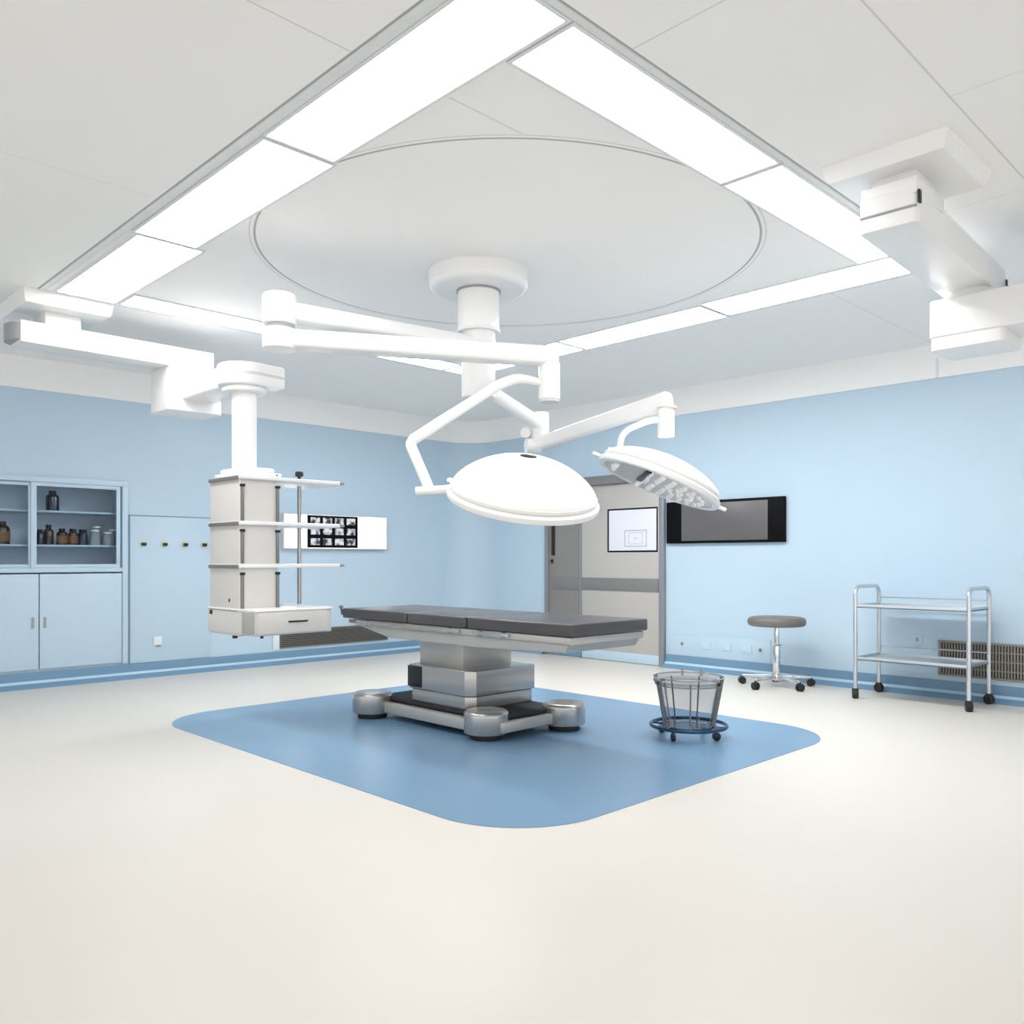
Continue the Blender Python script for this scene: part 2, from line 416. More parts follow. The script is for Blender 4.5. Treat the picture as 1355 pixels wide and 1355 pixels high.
bm = NB(); box(bm, 4.12, 4.62, 4.69, 5.20, .43, .70, .006); t.part('column', bm, 'pale_steel')
def chamf(x0, x1, y0, y1, c): return [(x0 + c, y0), (x1 - .02, y0), (x1, y0 + .02), (x1, y1 - .02), (x1 - .02, y1), (x0 + .02, y1), (x0, y1 - .02), (x0, y0 + c)]
bm = NB(); prism(bm, chamf(4.02, 4.70, 4.50, 5.22, .06), .262, .445, .006); h = t.part('pedestal_housing', bm, 'steel')
bm = NB(); box(bm, 4.012, 4.03, 5.05, 5.215, .275, .435, .004); t.part('control_panel', bm, 'black', h)
bm = NB(); prism(bm, chamf(4.035, 4.685, 4.515, 5.205, .06), .165, .258, .005); t.part('pedestal_skirt', bm, 'steel')
bm = NB(); box(bm, 4.0, 4.68, 4.2, 5.6, .135, .163, .008); t.part('base_plate', bm, 'rubber')  # coloured black to stand in for the shade of the base recess
bm = NB()
box(bm, 3.93, 3.99, 4.3, 5.55, .05, .135, .01); box(bm, 4.64, 4.70, 4.25, 5.55, .05, .135, .01)
box(bm, 4.0, 4.65, 4.14, 4.20, .06, .135, .01); box(bm, 4.0, 4.65, 5.58, 5.64, .06, .135, .01)
t.part('base_beam', bm, 'pale_steel')
bm = NB(); box(bm, 4.0, 4.64, 4.28, 5.56, .035, .134, .004); t.part('base_underside', bm, 'rubber')  # black block standing in for the dark gap under the base
for x, y in ((4.02, 4.33), (4.65, 4.17), (3.93, 5.56), (4.65, 5.56)):
    bm = NB()
    pr = [(0, .045), (.155, .045), (.158, .05), (.158, .17)] + [(.158 - .03 * (1 - math.cos(PI / 2 * k / 6)), .17 + .03 * math.sin(PI / 2 * k / 6)) for k in range(1, 7)] + [(0, .206)]
    lathe(bm, pr, (x, y, 0), 48); c = t.part('caster_cover', bm, 'steel')
    bm = NB(); cyl(bm, (x, y), .115, .003, .05, .008, 32); t.part('foot_pad', bm, 'rubber', c)

# ------------------------------------------------------------------ surgical light (one ceiling mounted thing)
MX, MY = 3.90, 4.28
t = Thing('surgical_light', (MX, MY, ZC), 'white twin-head surgical light hanging on jointed arms from the ring', 'surgical light')
bm = NB(); lathe(bm, [(0, ZC - .12), (.29, ZC - .12)] + [(.29 + .05 * math.sin(PI / 2 * k / 6), ZC - .07 - .05 * math.cos(PI / 2 * k / 6)) for k in range(1, 7)] + [(.345, ZC), (0, ZC)], (MX, MY, 0), 64)
t.part('ceiling_canopy', bm, 'white')
bm = NB(); cyl(bm, (MX, MY), .142, 2.80, 3.082, .006, 48); cyl(bm, (MX, MY), .148, 2.795, 2.815, .004, 48); t.part('stem_sleeve', bm, 'white')
bm = NB(); cyl(bm, (MX, MY), .152, 3.068, 3.081, .002, 48); t.part('stem_seam', bm, 'grey_end')
bm = NB(); cyl(bm, (MX, MY), .116, 2.35, 2.80, .008, 48); t.part('stem', bm, 'white')
# upper arm -> elbow
J1 = (2.514, 4.488)
bm = NB(); beam(bm, (MX - .03, MY, 2.715), (J1[0] + .03, J1[1], 2.705), .13, .085, .14, .105, .02); t.part('support_arm', bm, 'white')
bm = NB(); cyl(bm, J1, .098, 2.62, 2.80, .015, 40); t.part('elbow_joint', bm, 'white')
bm = NB(); cyl(bm, J1, .085, 2.595, 2.62, 0, 40); t.part('elbow_seam', bm, 'grey_end')
bm = NB(); cyl(bm, J1, .098, 2.475, 2.597, .012, 40)
t.part('elbow_joint', bm, 'white')
bm = NB(); beam(bm, (J1[0] + .01, J1[1], 2.54), (3.98, 3.633, 2.535), .15, .105, .15, .115, .022); t.part('support_arm', bm, 'white')
C1 = (3.933, 3.650)
bm = NB(); cyl(bm, C1, .068, 2.26, 2.49, .008, 36); t.part('swivel_joint', bm, 'white')
bm = NB(); cyl(bm, C1, .060, 2.245, 2.262, 0, 36); t.part('swivel_cap', bm, 'offwhite')
bm = NB(); pts = smooth_path([(3.93, 3.655, 2.355), (3.86, 3.68, 2.365), (3.74, 3.735, 2.385), (3.62, 3.79, 2.33), (3.09, 3.975, 1.951)], .09, 7)
n = len(pts); tube(bm, pts, [.020 + .013 * min(1, i / (n * .55)) for i in range(n)], 16); t.part('yoke_tube', bm, 'white')
bm = NB(); tube(bm, smooth_path([(3.12, 3.962, 1.975), (3.078, 3.98, 1.935), (3.119, 3.848, 1.66)], .03, 5), .031, 16)
t.part('yoke_tube', bm, 'white')
bm = NB(); tube(bm, [(3.045, 3.875, 1.643), (3.20, 3.655, 1.655)], .026, 16); t.part('yoke_bar', bm, 'white')

def lamp_head(center, normal, R, H, fork, lens=False, spin=0.0, vent=True):
    nrm = Vector(normal).normalized()
    xa = Vector((0.7119, -0.7024, 0)); xa = (xa - nrm * xa.dot(nrm)).normalized(); ya = nrm.cross(xa)
    m4 = Matrix((( xa.x, ya.x, nrm.x, center[0]), (xa.y, ya.y, nrm.y, center[1]), (xa.z, ya.z, nrm.z, center[2]), (0, 0, 0, 1)))
    bm = NB(); pr = [(0, .02), (R * .93, .02)]
    pr += [(R * .955, .03), (R * .96, .06)]
    for k in range(0, 15):
        a = PI / 2 * k / 14; q = math.cos(a) if k < 14 else 0; pr.append((R * .95 * q, .062 + (H - .062) * (1 - q * q) ** .72))
    pr.append((0, H))
    lathe(bm, pr, mtx=m4, n=72); hd = t.part('lamp_head', bm, 'white')
    bm = NB(); lathe(bm, [(R * .90, -.012), (R * .985, -.010), (R, .0), (R * 1.0, .022), (R * .975, .032), (R * .93, .034), (R * .90, .02), (R * .90, -.012)], mtx=m4, n=72); t.part('rim', bm, 'white', hd)
    bm = NB(); lathe(bm, [(R * .93, .036), (R * .958, .036), (R * .958, .044), (R * .93, .044)], mtx=m4, n=72); t.part('rim_seam', bm, 'offwhite', hd)
    bm = NB(); lathe(bm, [(0, -.004), (R * .905, -.004), (R * .905, .019), (0, .019)], mtx=m4, n=72); t.part('lamp_face', bm, 'lensface', hd)
    if vent:
        bm = NB(); lathe(bm, [(0, H - .012), (.05, H - .012), (.048, H + .003), (.03, H + .006), (0, H + .006)], mtx=m4 @ Matrix.Diagonal((1.0, .8, 1, 1)), n=24); t.part('vent_cap', bm, 'black', hd)
    if not lens: bm = NB(); lathe(bm, [(0, -.11), (.02, -.108), (.024, -.06), (.03, -.004), (0, -.004)], mtx=m4, n=24); t.part('handle', bm, 'offwhite', hd)
    if fork:
        for a in fork:
            q = m4 @ Matrix.Rotation(a, 4, 'Z')
            bm = NB(); b3 = NB(); box(b3, -R - .055, -R + .02, -.018, .018, .004, .028, .006); merge(bm, b3, q); t.part('grip', bm, 'white', hd)
    if lens:
        k = 0
        for ri, (rr, cnt) in enumerate(((.09, 7), (.165, 13), (.24, 19), (.315, 25), (.375, 29))):
            for i in range(cnt):
                a = 2 * PI * (i + .5 * (ri % 2)) / cnt
                cx, cy = rr * math.cos(a), rr * math.sin(a)
                if abs(cx + .14) < .04 and rr > .12 : continue
                if -0.30 < cx < -.10: continue
                if rr > R * .86: continue
                bm = NB(); lathe(bm, [(0, -.030), (.009, -.028), (.016, -.018), (.020, -.004), (0, -.004)], mtx=m4 @ Matrix.Translation((cx, cy, 0)), n=10)
                t.part('lens', bm, 'lens', hd)
        bm = NB(); b3 = NB(); box(b3, -.135, -.10, -.34, .10, -.02, -.004, .003); merge(bm, b3, m4); t.part('face_bar', bm, 'black', hd)
    return hd

lamp_head((3.486, 3.444, 1.592), (-.150, -.318, .935), .445, .262, [math.radians(-25)])

# lower arm -> second head
bm = NB(); tube(bm, [(3.93, 4.28, 2.43), (4.72, 4.478, 2.285)], [.050, .052], 20); t.part('support_arm', bm, 'white')
J3 = (4.715, 4.479)
bm = NB(); cyl(bm, J3, .072, 2.10, 2.375, .01, 32); t.part('elbow_joint', bm, 'white')
bm = NB(); tube(bm, [(4.66, 4.55, 2.22), (4.60, 4.52, 2.215)], .040, 16); tube(bm, [(4.72, 4.478, 2.12), (4.62, 4.53, 2.12)], .055, 16); t.part('spring_knob', bm, 'white')
bm = NB(); beam(bm, (4.71, 4.44, 2.14), (4.752, 3.30, 2.325), .10, .105, .10, .115, .03); t.part('spring_arm', bm, 'white')
C2 = (4.742, 3.330)
bm = NB(); cyl(bm, C2, .056, 2.07, 2.29, .008, 32); t.part('swivel_joint', bm, 'white')
bm = NB(); cyl(bm, (4.745, 3.325), .066, 2.262, 2.274, .002, 32); t.part('swivel_cap', bm, 'offwhite')
bm = NB(); tube(bm, smooth_path([(4.742, 3.33, 2.195), (4.66, 3.41, 2.185), (4.560, 3.51, 2.125), (4.53, 3.54, 2.08), (4.51, 3.55, 1.96)], .06, 6), .022, 16); t.part('yoke_tube', bm, 'white')
bm = NB(); tube(bm, [(4.455, 3.60, 1.975), (4.535, 3.52, 1.965)], .030, 16)
tube(bm, [(4.51, 3.55, 1.96), (4.545, 3.50, 1.90)], .035, 14); t.part('yoke_bar', bm, 'white')
lamp_head((4.618, 3.306, 1.750), (.297, -.265, .917), .425, .19, [math.radians(0), math.radians(180)], lens=True, vent=False)

# ------------------------------------------------------------------ left equipment pendant
t = Thing('equipment_pendant', (2.06, 7.05, ZC), 'white ceiling pendant on the left carrying a shelf tower with drawer', 'equipment pendant')
def bevel_plate(x0, x1, y0, y1, z0, z1, ins):
    b = bmesh.new(); vs = []
    for z, i in ((z1, 0), (z0 + (z1 - z0) * .15, ins), (z0, ins + .01)):
        vs.append([b.verts.new(p) for p in ((x0 + i, y0 + i, z), (x1 - i, y0 + i, z), (x1 - i, y1 - i, z), (x0 + i, y1 - i, z))])
    b.faces.new(vs[0]); b.faces.new(vs[2][::-1])
    for a, d in zip(vs, vs[1:]):
        for i in range(4): b.faces.new((a[i], a[(i + 1) % 4], d[(i + 1) % 4], d[i]))
    bmesh.ops.recalc_face_normals(b, faces=b.faces); return b
t.part('ceiling_plate', bevel_plate(1.757, 2.375, 6.74, 7.40, 3.10, 3.2, .012), 'white')
bm = NB(); box(bm, 1.95, 2.20, 6.92, 7.2, 2.99, 3.11, .006); t.part('neck', bm, 'white')
bm = NB(); box(bm, 1.78, 3.25, 6.90, 7.18, 2.84, 3.0, .008); a = t.part('swing_arm', bm, 'white')
bm = NB(); prism(bm, [(1.80 + .09 * math.cos(math.radians(q)), 7.04 + .135 * math.sin(math.radians(q))) for q in range(90, 271, 15)], 2.855, 2.985, .008); t.part('end_cap', bm, 'grey_end', a)
bm = NB(); prism(bm, rrect(2.86, 3.33, 6.90, 7.30, .05, 5), 2.48, 2.845, .008); t.part('arm_joint', bm, 'white')
def head_poly(r, xe):
    return [(xe, 6.09 + r * .82), (3.2, 6.09 + r * .93)] + [(3.115 + r * math.cos(math.radians(q)), 6.09 + r * math.sin(math.radians(q))) for q in range(76, 285, 8)] + [(3.2, 6.09 - r * .93), (xe, 6.09 - r * .82)]
bm = NB(); box(bm, 2.97, 3.26, 6.1, 6.95, 2.57, 2.735, .02, 3); prism(bm, head_poly(.205, 3.36), 2.568, 2.737, .02)
a = t.part('swing_arm', bm, 'white')
bm = NB(); prism(bm, head_poly(.208, 3.363), 2.640, 2.662, 0); t.part('arm_groove', bm, 'offwhite', a)
bm = NB(); cyl(bm, (3.11, 6.09), .165, 2.525, 2.572, .015, 40); t.part('collar', bm, 'white')
bm = NB(); cyl(bm, (3.11, 6.09), .092, 1.92, 2.53, 0, 40); t.part('drop_tube', bm, 'white')
bm = NB(); box(bm, 2.97, 3.30, 5.86, 6.30, 1.875, 1.905, .005); box(bm, 3.0, 3.27, 5.9, 6.28, 1.90, 1.945, .02, 3); a = t.part('tower_bracket', bm, 'white')
bm = NB(); tube(bm, [(3.26, 5.855, 1.89), (3.26, 5.865, 1.89)], .008, 10); t.part('screw', bm, 'grey_end', a)
SX, SY = 2.95, 5.84
bm = NB(); box(bm, SX, 3.265, SY + .012, 6.34, .68, 1.875, .012, 3); col = t.part('tower_body', bm, 'offwhite')
for z in (1.845, 1.505, 1.185):
    bm = NB()
    prism(bm, [(SX - .008, SY - .012), (3.80, SY - .012), (3.83, SY + .02), (3.83, 6.32), (3.80, 6.35), (SX - .008, 6.35)], z, z + .028, .005)
    s = t.part('shelf', bm, 'white')
    bm = NB(); box(bm, SX - .016, SX - .006, SY + .01, 6.33, z - .004, z + .024, .002); t.part('edge_rail', bm, 'rail', s)
    bm = NB(); box(bm, 3.815, 3.845, SY - .014, SY + .04, z + .004, z + .026, .004); t.part('corner_cap', bm, 'grey_end', s)
for z0, z1 in ((1.535, 1.79), (1.22, 1.455), (.885, 1.135)):
    for x in (2.958, 3.245):
        bm = NB(); box(bm, x, x + .026, SY + .002, SY + .014, z0, z1, .002); r = t.part('mounting_rail', bm, 'rail')
        bm = NB(); box(bm, x - .006, x + .032, SY - .004, SY + .014, z1 - .002, z1 + .018, .003); t.part('rail_cap', bm, 'black', r)
bm = NB(); box(bm, SX - .004, SX + .004, 6.0, 6.02, .93, .955, .002); t.part('lock', bm, 'black')
bm = NB(); box(bm, SX - .006, SX + .002, SY + .03, 6.33, .862, .874, .002); t.part('edge_rail', bm, 'rail')
bm = NB(); box(bm, SX - .006, SX + .002, 6.28, 6.335, .825, .86, .003); t.part('latch', bm, 'black')
bm = NB(); box(bm, SX - .003, SX + .001, 6.27, 6.274, .685, .83); t.part('panel_joint', bm, 'grey_end')
bm = NB(); prism(bm, [(SX - .005, 5.60), (3.56, 5.60), (3.60, 5.64), (3.60, 6.36), (SX - .005, 6.36)], .695, .872, .008); dr = t.part('drawer_unit', bm, 'offwhite')
bm = NB(); prism(bm, [(SX - .01, 5.59), (3.565, 5.59), (3.61, 5.635), (3.61, 6.365), (SX - .01, 6.365)], .868, .884, .004); t.part('drawer_top', bm, 'white')
bm = NB(); box(bm, SX + .01, 3.53, 5.585, 5.605, .705, .865, .006); d2 = t.part('drawer_front', bm, 'offwhite', dr)
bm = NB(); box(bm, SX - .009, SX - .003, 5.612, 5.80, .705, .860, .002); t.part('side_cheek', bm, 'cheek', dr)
bm = NB(); box(bm, 3.20, 3.36, 5.576, 5.588, .785, .797, .002); t.part('drawer_handle', bm, 'black', dr)
bm = NB(); cyl(bm, (2.99, 6.0), .02, .655, .697, .003, 16); t.part('cable_gland', bm, 'black')
bm = NB(); cyl(bm, (3.06, 5.72), .012, .668, .697, .003, 16); t.part('cable_gland', bm, 'black')
bm = NB(); tube(bm, [(3.637, 6.175, .884), (3.637, 6.175, 1.90)], .017, 16); ip = t.part('infusion_pole', bm, 'steel')
bm = NB(); cyl(bm, (3.637, 6.175), .033, 1.925, 1.97, .012, 20); cyl(bm, (3.637, 6.175), .014, 1.89, 1.93, 0, 12); t.part('knob', bm, 'black', ip)

# ------------------------------------------------------------------ right equipment pendant
t = Thing('equipment_pendant', (4.4, 1.63, ZC), 'white ceiling pendant arm at upper right, running out of the frame', 'equipment pendant')
t.part('ceiling_plate', bevel_plate(4.066, 4.706, 1.335, 1.925, 3.12, 3.2, .018), 'white')
bm = NB(); box(bm, 4.22, 4.50, 1.53, 1.74, 3.05, 3.125, .004); box(bm, 4.152, 4.515, 1.497, 1.762, 2.98, 3.062, .005); t.part('neck', bm, 'white')
rot = Matrix.Translation((4.16, 1.62, 0)) @ Matrix.Rotation(math.radians(2.6), 4, 'Z') @ Matrix.Translation((-4.16, -1.62, 0))
bm = NB(); b3 = NB(); prism(b3, rrect(4.15, 5.80, 1.49, 1.77, .03, 4), 2.845, 3.012, .006); merge(bm, b3, rot); a = t.part('swing_arm', bm, 'white')
bm = NB(); b3 = NB(); box(b3, 4.143, 4.155, 1.50, 1.765, 2.915, 2.925, .001); merge(bm, b3, rot); t.part('end_seam', bm, 'grey_end', a)
bm = NB(); b3 = NB(); box(b3, 4.146, 4.175, 1.484, 1.494, 2.93, 2.99, .001); merge(bm, b3, rot); t.part('end_clip', bm, 'black', a)
bm = NB(); b3 = NB(); box(b3, 5.775, 5.805, 1.484, 1.494, 2.90, 2.96, .001); merge(bm, b3, rot); t.part('end_clip', bm, 'black', a)
bm = NB(); prism(bm, rrect(5.40, 5.72, 1.55, 1.82, .10, 6), 2.79, 2.86, .0); t.part('joint_neck', bm, 'white')
bm = NB(); prism(bm, rrect(5.36, 5.74, .55, 1.87, .04, 6), 2.575, 2.80, .012); t.part('swing_arm', bm, 'white')
bm = NB(); prism(bm, rrect(5.37, 5.73, 1.46, 1.86, .03, 6), 2.50, 2.578, .004); t.part('arm_joint', bm, 'white')

# ------------------------------------------------------------------ built-in cabinet
t = Thing('medicine_cabinet', (2.48, YL, CZ0), 'light blue built-in cabinet with glass sliding doors above solid doors', 'cabinet')
D = .38; ZM = 1.15; XM = 2.50
bm = NB()
box(bm, CX0, CX0 + .02, YL, YL + D, CZ0, CZ1); box(bm, CX1 - .02, CX1, YL, YL + D, CZ0, CZ1); box(bm, CX0, CX1, YL, YL + D, CZ1 - .02, CZ1)
box(bm, CX0, CX1, YL, YL + D, ZM - .03, ZM); box(bm, CX0, CX1, YL, YL + D, CZ0, CZ0 + .02); box(bm, CX0, CX1, YL + D, YL + D + .02, CZ0, CZ1)
t.part('carcass', bm, 'cab_in')
bm = NB(); w = .055; y0, y1 = YL - .035, YL + .005
box(bm, CX0, CX1, y0, y1, CZ1 - w, CZ1, .004); box(bm, CX0, CX0 + w, y0, y1, CZ0, CZ1 - w, .004); box(bm, CX1 - w, CX1, y0, y1, CZ0, CZ1 - w, .004)
box(bm, CX0 + w, CX1 - w, y0, y1, ZM - .03, ZM + .012, .004)
t.part('face_frame', bm, 'cab')
bm = NB(); box(bm, CX1 - w - .026, CX1 - w + .002, YL - .012, YL + .006, ZM, CZ1 - w, .002); box(bm, CX0 + w, CX1 - w, YL - .012, YL + .006, ZM - .035, ZM - .02); t.part('shadow_gap', bm, 'seam')
for x0, x1, lab in ((CX0 + w, XM - .035, None), (XM - .055, CX1 - w - .02, None)):
    off = 0 if x0 < 2 else -.022
    bm = NB(); z0, z1 = ZM + .012, CZ1 - w; f = .038; ya, yb = YL - .004 + off, YL + .018 + off
    box(bm, x0, x1, ya, yb, z0, z0 + f, .003); box(bm, x0, x1, ya, yb, z1 - f, z1, .003); box(bm, x0, x0 + f + .012, ya, yb, z0 + f, z1 - f, .003); box(bm, x1 - f, x1, ya, yb, z0 + f, z1 - f, .003)
    gd = t.part('glass_door', bm, 'cab')
    bm = NB(); box(bm, x0 + f, x1 - f, ya + .008, ya + .013, z0 + f, z1 - f); t.part('pane', bm, 'glass', gd)
for z in (1.715, 1.375):
    bm = NB(); box(bm, CX0 + .02, CX1 - .02, YL + .05, YL + D - .005, z, z + .02, .003); t.part('shelf', bm, 'cab')
for x0, x1, hx in ((CX0 + .06, XM + .012, XM - .04), (XM + .02, CX1 - .06, XM + .065)):
    bm = NB(); box(bm, x0, x1, YL - .03, YL - .008, CZ0 + .012, ZM - .045, .004); d = t.part('door', bm, 'cab')
    bm = NB(); box(bm, hx - .012, hx + .012, YL - .042, YL - .029, .58, .685, .003); t.part('handle', bm, 'grey_end', d)

def bottle(x, y, z, r, h, m, label, neck=.45, grp='dark bottles in the glass cabinet', lab=False):
    t = Thing('bottle', (x, y, z), label, 'bottle', grp)
    bm = NB(); s = h * .66
    lathe(bm, [(0, z), (r, z), (r, z + s), (r * .9, z + s + r * .3), (r * neck, z + s + r * .7), (r * neck, z + h * .88), (0, z + h * .88)], (x, y, 0), 24); t.part('body', bm, m)
    bm = NB(); cyl(bm, (x, y), r * (neck + .1), z + h * .86, z + h, .003, 20); t.part('cap', bm, 'black')
    if lab:
        bm = NB(); lathe(bm, [(r * 1.02, z + s * .2), (r * 1.02, z + s * .85)], (x, y, 0), 24); t.part('label_sheet', bm, 'label')
S1, S2 = 1.735, 1.395
bottle(2.68, 9.28, S1, .062, .20, 'navy', 'tall dark navy bottle alone on the upper cabinet shelf')
bottle(2.56, 9.26, S2, .045, .15, 'navy', 'dark bottle leftmost on the right lower shelf, behind the door stile')
bottle(2.655, 9.32, S2, .048, .20, 'amber', 'dark amber bottle with tall neck on the lower cabinet shelf')
bottle(2.765, 9.27, S2, .050, .165, 'amber', 'amber bottle with brown label in the middle of the lower shelf', lab=True)
bottle(2.87, 9.28, S2, .046, .165, 'amber', 'squat amber bottle right of the brown labelled one', .6, lab=True)
bottle(2.968, 9.29, S2, .046, .16, 'navy', 'dark bottle beside the clear glass jars', .7)
bottle(2.225, 9.27, S2, .075, .22, 'amber', 'brown labelled bottle at the left edge of the photo', lab=True)
for i, (x, y, r, h, l) in enumerate(((3.075, 9.26, .050, .14, 'clear glass jar next to the dark bottles on the lower shelf'), (3.13, 9.37, .05, .18, 'taller clear glass jar at the back of the lower shelf'),
        (3.20, 9.25, .05, .12, 'low clear glass jar in front of the taller one'), (3.27, 9.32, .045, .15, 'clear glass jar at the right end of the lower shelf'))):
    t = Thing('glass_jar', (x, y, S2), l, 'jar', 'clear jars in the glass cabinet')
    bm = NB(); lathe(bm, [(0, S2), (r, S2), (r, S2 + h * .75), (r * .8, S2 + h * .85), (r * .8, S2 + h), (r * .75, S2 + h), (r * .75, S2 + h * .84), (r * .93, S2 + h * .73), (r * .93, S2 + .006), (0, S2 + .006)], (x, y, 0), 24); t.part('body', bm, 'jar')
    bm = NB(); cyl(bm, (x, y), r * .85, S2 + h, S2 + h + .02, .005, 20); t.part('lid', bm, 'lens')

# ------------------------------------------------------------------ left wall fittings
t = Thing('service_panel', (3.82, YL, .17), 'light blue flush wall panel beside the cabinet with four outlets', 'wall panel')
bm = NB(); box(bm, 3.385, 4.265, YL - .010, YL, .155, 1.705, .002); t.part('panel', bm, 'wall')
bm = NB(); box(bm, 3.375, 4.275, YL - .006, YL, 1.705, 1.717); box(bm, 3.370, 3.382, YL - .006, YL, .155, 1.717); t.part('joint', bm, 'seam')
gl = ('gas outlet nearest the cabinet, leftmost of the four', 'second gas outlet from the cabinet', 'third gas outlet from the cabinet', 'gas outlet beside the shelf tower, rightmost of the four')
first = None
for x, l in zip((3.52, 3.745, 3.97, 4.185), gl):
    loc = (x, YL - .01, 1.415)
    if first is None:
        t = Thing('gas_outlet', loc, 'small black ' + l, 'gas outlet', 'gas outlets on the left wall'); first = t.o
        bm = NB(); lathe(bm, [(0, 0), (.034, 0), (.034, .012), (.028, .016), (0, .016)], mtx=Matrix.Translation(loc) @ Matrix.Rotation(PI / 2, 4, 'X'), n=28); t.part('rim', bm, 'gas')
        bm = NB(); box(bm, x - .024, x + .024, loc[1] - .035, loc[1] - .010, loc[2] - .022, loc[2] + .012, .005); t.part('plug', bm, 'black')
    else: copy_tree(first, loc, 'small black ' + l)
t = Thing('wall_socket', (3.67, YL - .01, .345), 'white socket plate low on the wall beside the cabinet', 'socket', 'low wall sockets')
bm = NB(); box(bm, 3.625, 3.715, YL - .022, YL - .01, .315, .42, .004); t.part('plate', bm, 'socket_w')
bm = NB(); box(bm, 3.64, 3.70, YL - .030, YL - .02, .318, .328, .002); t.part('slot', bm, 'rail')

t = Thing('xray_viewer', (5.9, YL, 1.37), 'white lit x-ray viewing box with black film on the left wall', 'x-ray viewer')
bm = NB(); box(bm, 5.14, 6.645, YL - .07, YL, 1.375, 1.80, .004); t.part('housing', bm, 'offwhite')
bm = NB()
for k in range(3): box(bm, 5.15 + k * .495, 5.15 + (k + 1) * .495 - .004, YL - .074, YL - .069, 1.388, 1.79, .001)
t.part('lit_panel', bm, 'lightbox')
t = Thing('x_ray_film', (5.82, YL - .075, 1.39), 'black film sheet with twelve small grey scans on the lit box', 'x-ray film')
bm = NB(); box(bm, 5.455, 6.185, YL - .079, YL - .0745, 1.392, 1.788); t.part('film_sheet', bm, 'screen_frame')
for r in range(3):
    for c in range(4):
        x = 5.50 + c * .172; z = 1.425 + r * .128
        bm = NB(); box(bm, x, x + .128, YL - .0805, YL - .0785, z, z + .082); t.part('scan', bm, 'filmpic')

def louvre(name, label, axis, a0, a1, z0, z1, horizontal, m, step):
    # axis 'L' on the left wall (a = X), 'R' on the right wall (a = Y)
    t = Thing(name, ((a0 + a1) / 2, YL, z0) if axis == 'L' else (XR, (a0 + a1) / 2, z0), label, 'vent')
    def bx(bm, p0, p1, d0, d1, q0, q1, bev=0):
        if axis == 'L': box(bm, p0, p1, YL - d1, YL - d0, q0, q1, bev)
        else: box(bm, XR - d1, XR - d0, p0, p1, q0, q1, bev)
    bm = NB(); bx(bm, a0, a1, 0, .004, z0, z1); t.part('backing', bm, 'louvre_in')
    bm = NB(); f = .018
    bx(bm, a0, a1, 0, .02, z0, z0 + f, .002); bx(bm, a0, a1, 0, .02, z1 - f, z1, .002); bx(bm, a0, a0 + f, 0, .02, z0 + f, z1 - f, .002); bx(bm, a1 - f, a1, 0, .02, z0 + f, z1 - f, .002)
    t.part('frame', bm, m)
    bm = NB()
    if horizontal:
        z = z0 + f + step * .4
        while z < z1 - f: bx(bm, a0 + f, a1 - f, .004, .016, z, z + step * .55); z += step
    else:
        a = a0 + f + step * .4
        while a < a1 - f: bx(bm, a, a + step * .5, .004, .014, z0 + f, z1 - f); a += step
        for k in range(1, 4): zz = z0 + (z1 - z0) * k / 4; bx(bm, a0 + f, a1 - f, .010, .018, zz - .005, zz + .005)
    t.part('slats', bm, m)
louvre('air_vent', 'dark horizontal louvred vent low on the wall below the drawer', 'L', 5.12, 6.70, .185, .40, True, 'louvre', .022)
bm = NB(); box(bm, 5.03, 5.115, YL - .018, YL, .165, .40, .003); tag(link('vent_trim', bm, 'socket_w'), 'pale narrow upright strip at the left end of the dark louvred vent', 'trim strip')
louvre('air_vent', 'grille of dark vertical slats low on the wall behind the trolley', 'R', 1.2, 2.765, .195, .515, False, 'beige', .024)

# ------------------------------------------------------------------ door on the right wall
t = Thing('door_1', (XR, 6.7, 0), 'grey steel sliding door with white window and dark guard rail', None, None, 'structure')
bm = NB(); x = XR
box(bm, x - .045, x, 5.76, 5.83, 0, 2.25, .004); box(bm, x - .045, x, 7.60, 7.66, 0, 2.25, .004); box(bm, x - .045, x, 7.02, 7.05, 0, 2.17, .003); t.part('door_frame', bm, 'door_frame')
bm = NB(); box(bm, x - .09, x, 5.76, 7.66, 2.17, 2.28, .008); t.part('track_cover', bm, 'door_rail')
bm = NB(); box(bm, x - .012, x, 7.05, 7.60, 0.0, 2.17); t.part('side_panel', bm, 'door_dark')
bm = NB(); box(bm, x - .035, x, 5.83, 7.02, .004, 2.17, .004); lf = t.part('door_leaf', bm, 'door')
bm = NB(); box(bm, x - .048, x - .012, 5.835, 7.015, .865, 1.02, .005); t.part('guard_rail', bm, 'door_rail', lf)
bm = NB(); box(bm, x - .024, x - .010, 7.05, 7.54, .865, 1.02, .005); t.part('guard_rail', bm, 'door_rail')
bm = NB(); box(bm, x - .040, x - .030, 5.85, 6.60, 1.335, 1.865, .003); wf = t.part('window_frame', bm, 'screen_frame', lf)
bm = NB(); box(bm, x - .046, x - .038, 5.865, 6.57, 1.355, 1.845, .001); t.part('pane', bm, 'window', lf)
bm = NB()
def outline(bm, ya, yb, za, zb, w, xx):
    box(bm, xx - .002, xx, ya, yb, za, za + w); box(bm, xx - .002, xx, ya, yb, zb - w, zb); box(bm, xx - .002, xx, ya, ya + w, za, zb); box(bm, xx - .002, xx, yb - w, yb, za, zb)
outline(bm, 6.0, 6.33, 1.40, 1.60, .012, x - .046); outline(bm, 6.06, 6.27, 1.43, 1.57, .006, x - .046); box(bm, x - .048, x - .046, 6.14, 6.19, 1.495, 1.505)
t.part('pane_reflection', bm, 'reflection_grey', lf)  # reflection of a screen in the pane, drawn as pale outlines
bm = NB(); box(bm, x - .03, x - .01, 7.50, 7.55, 1.30, 1.95, .003); t.part('slot_window', bm, 'black')
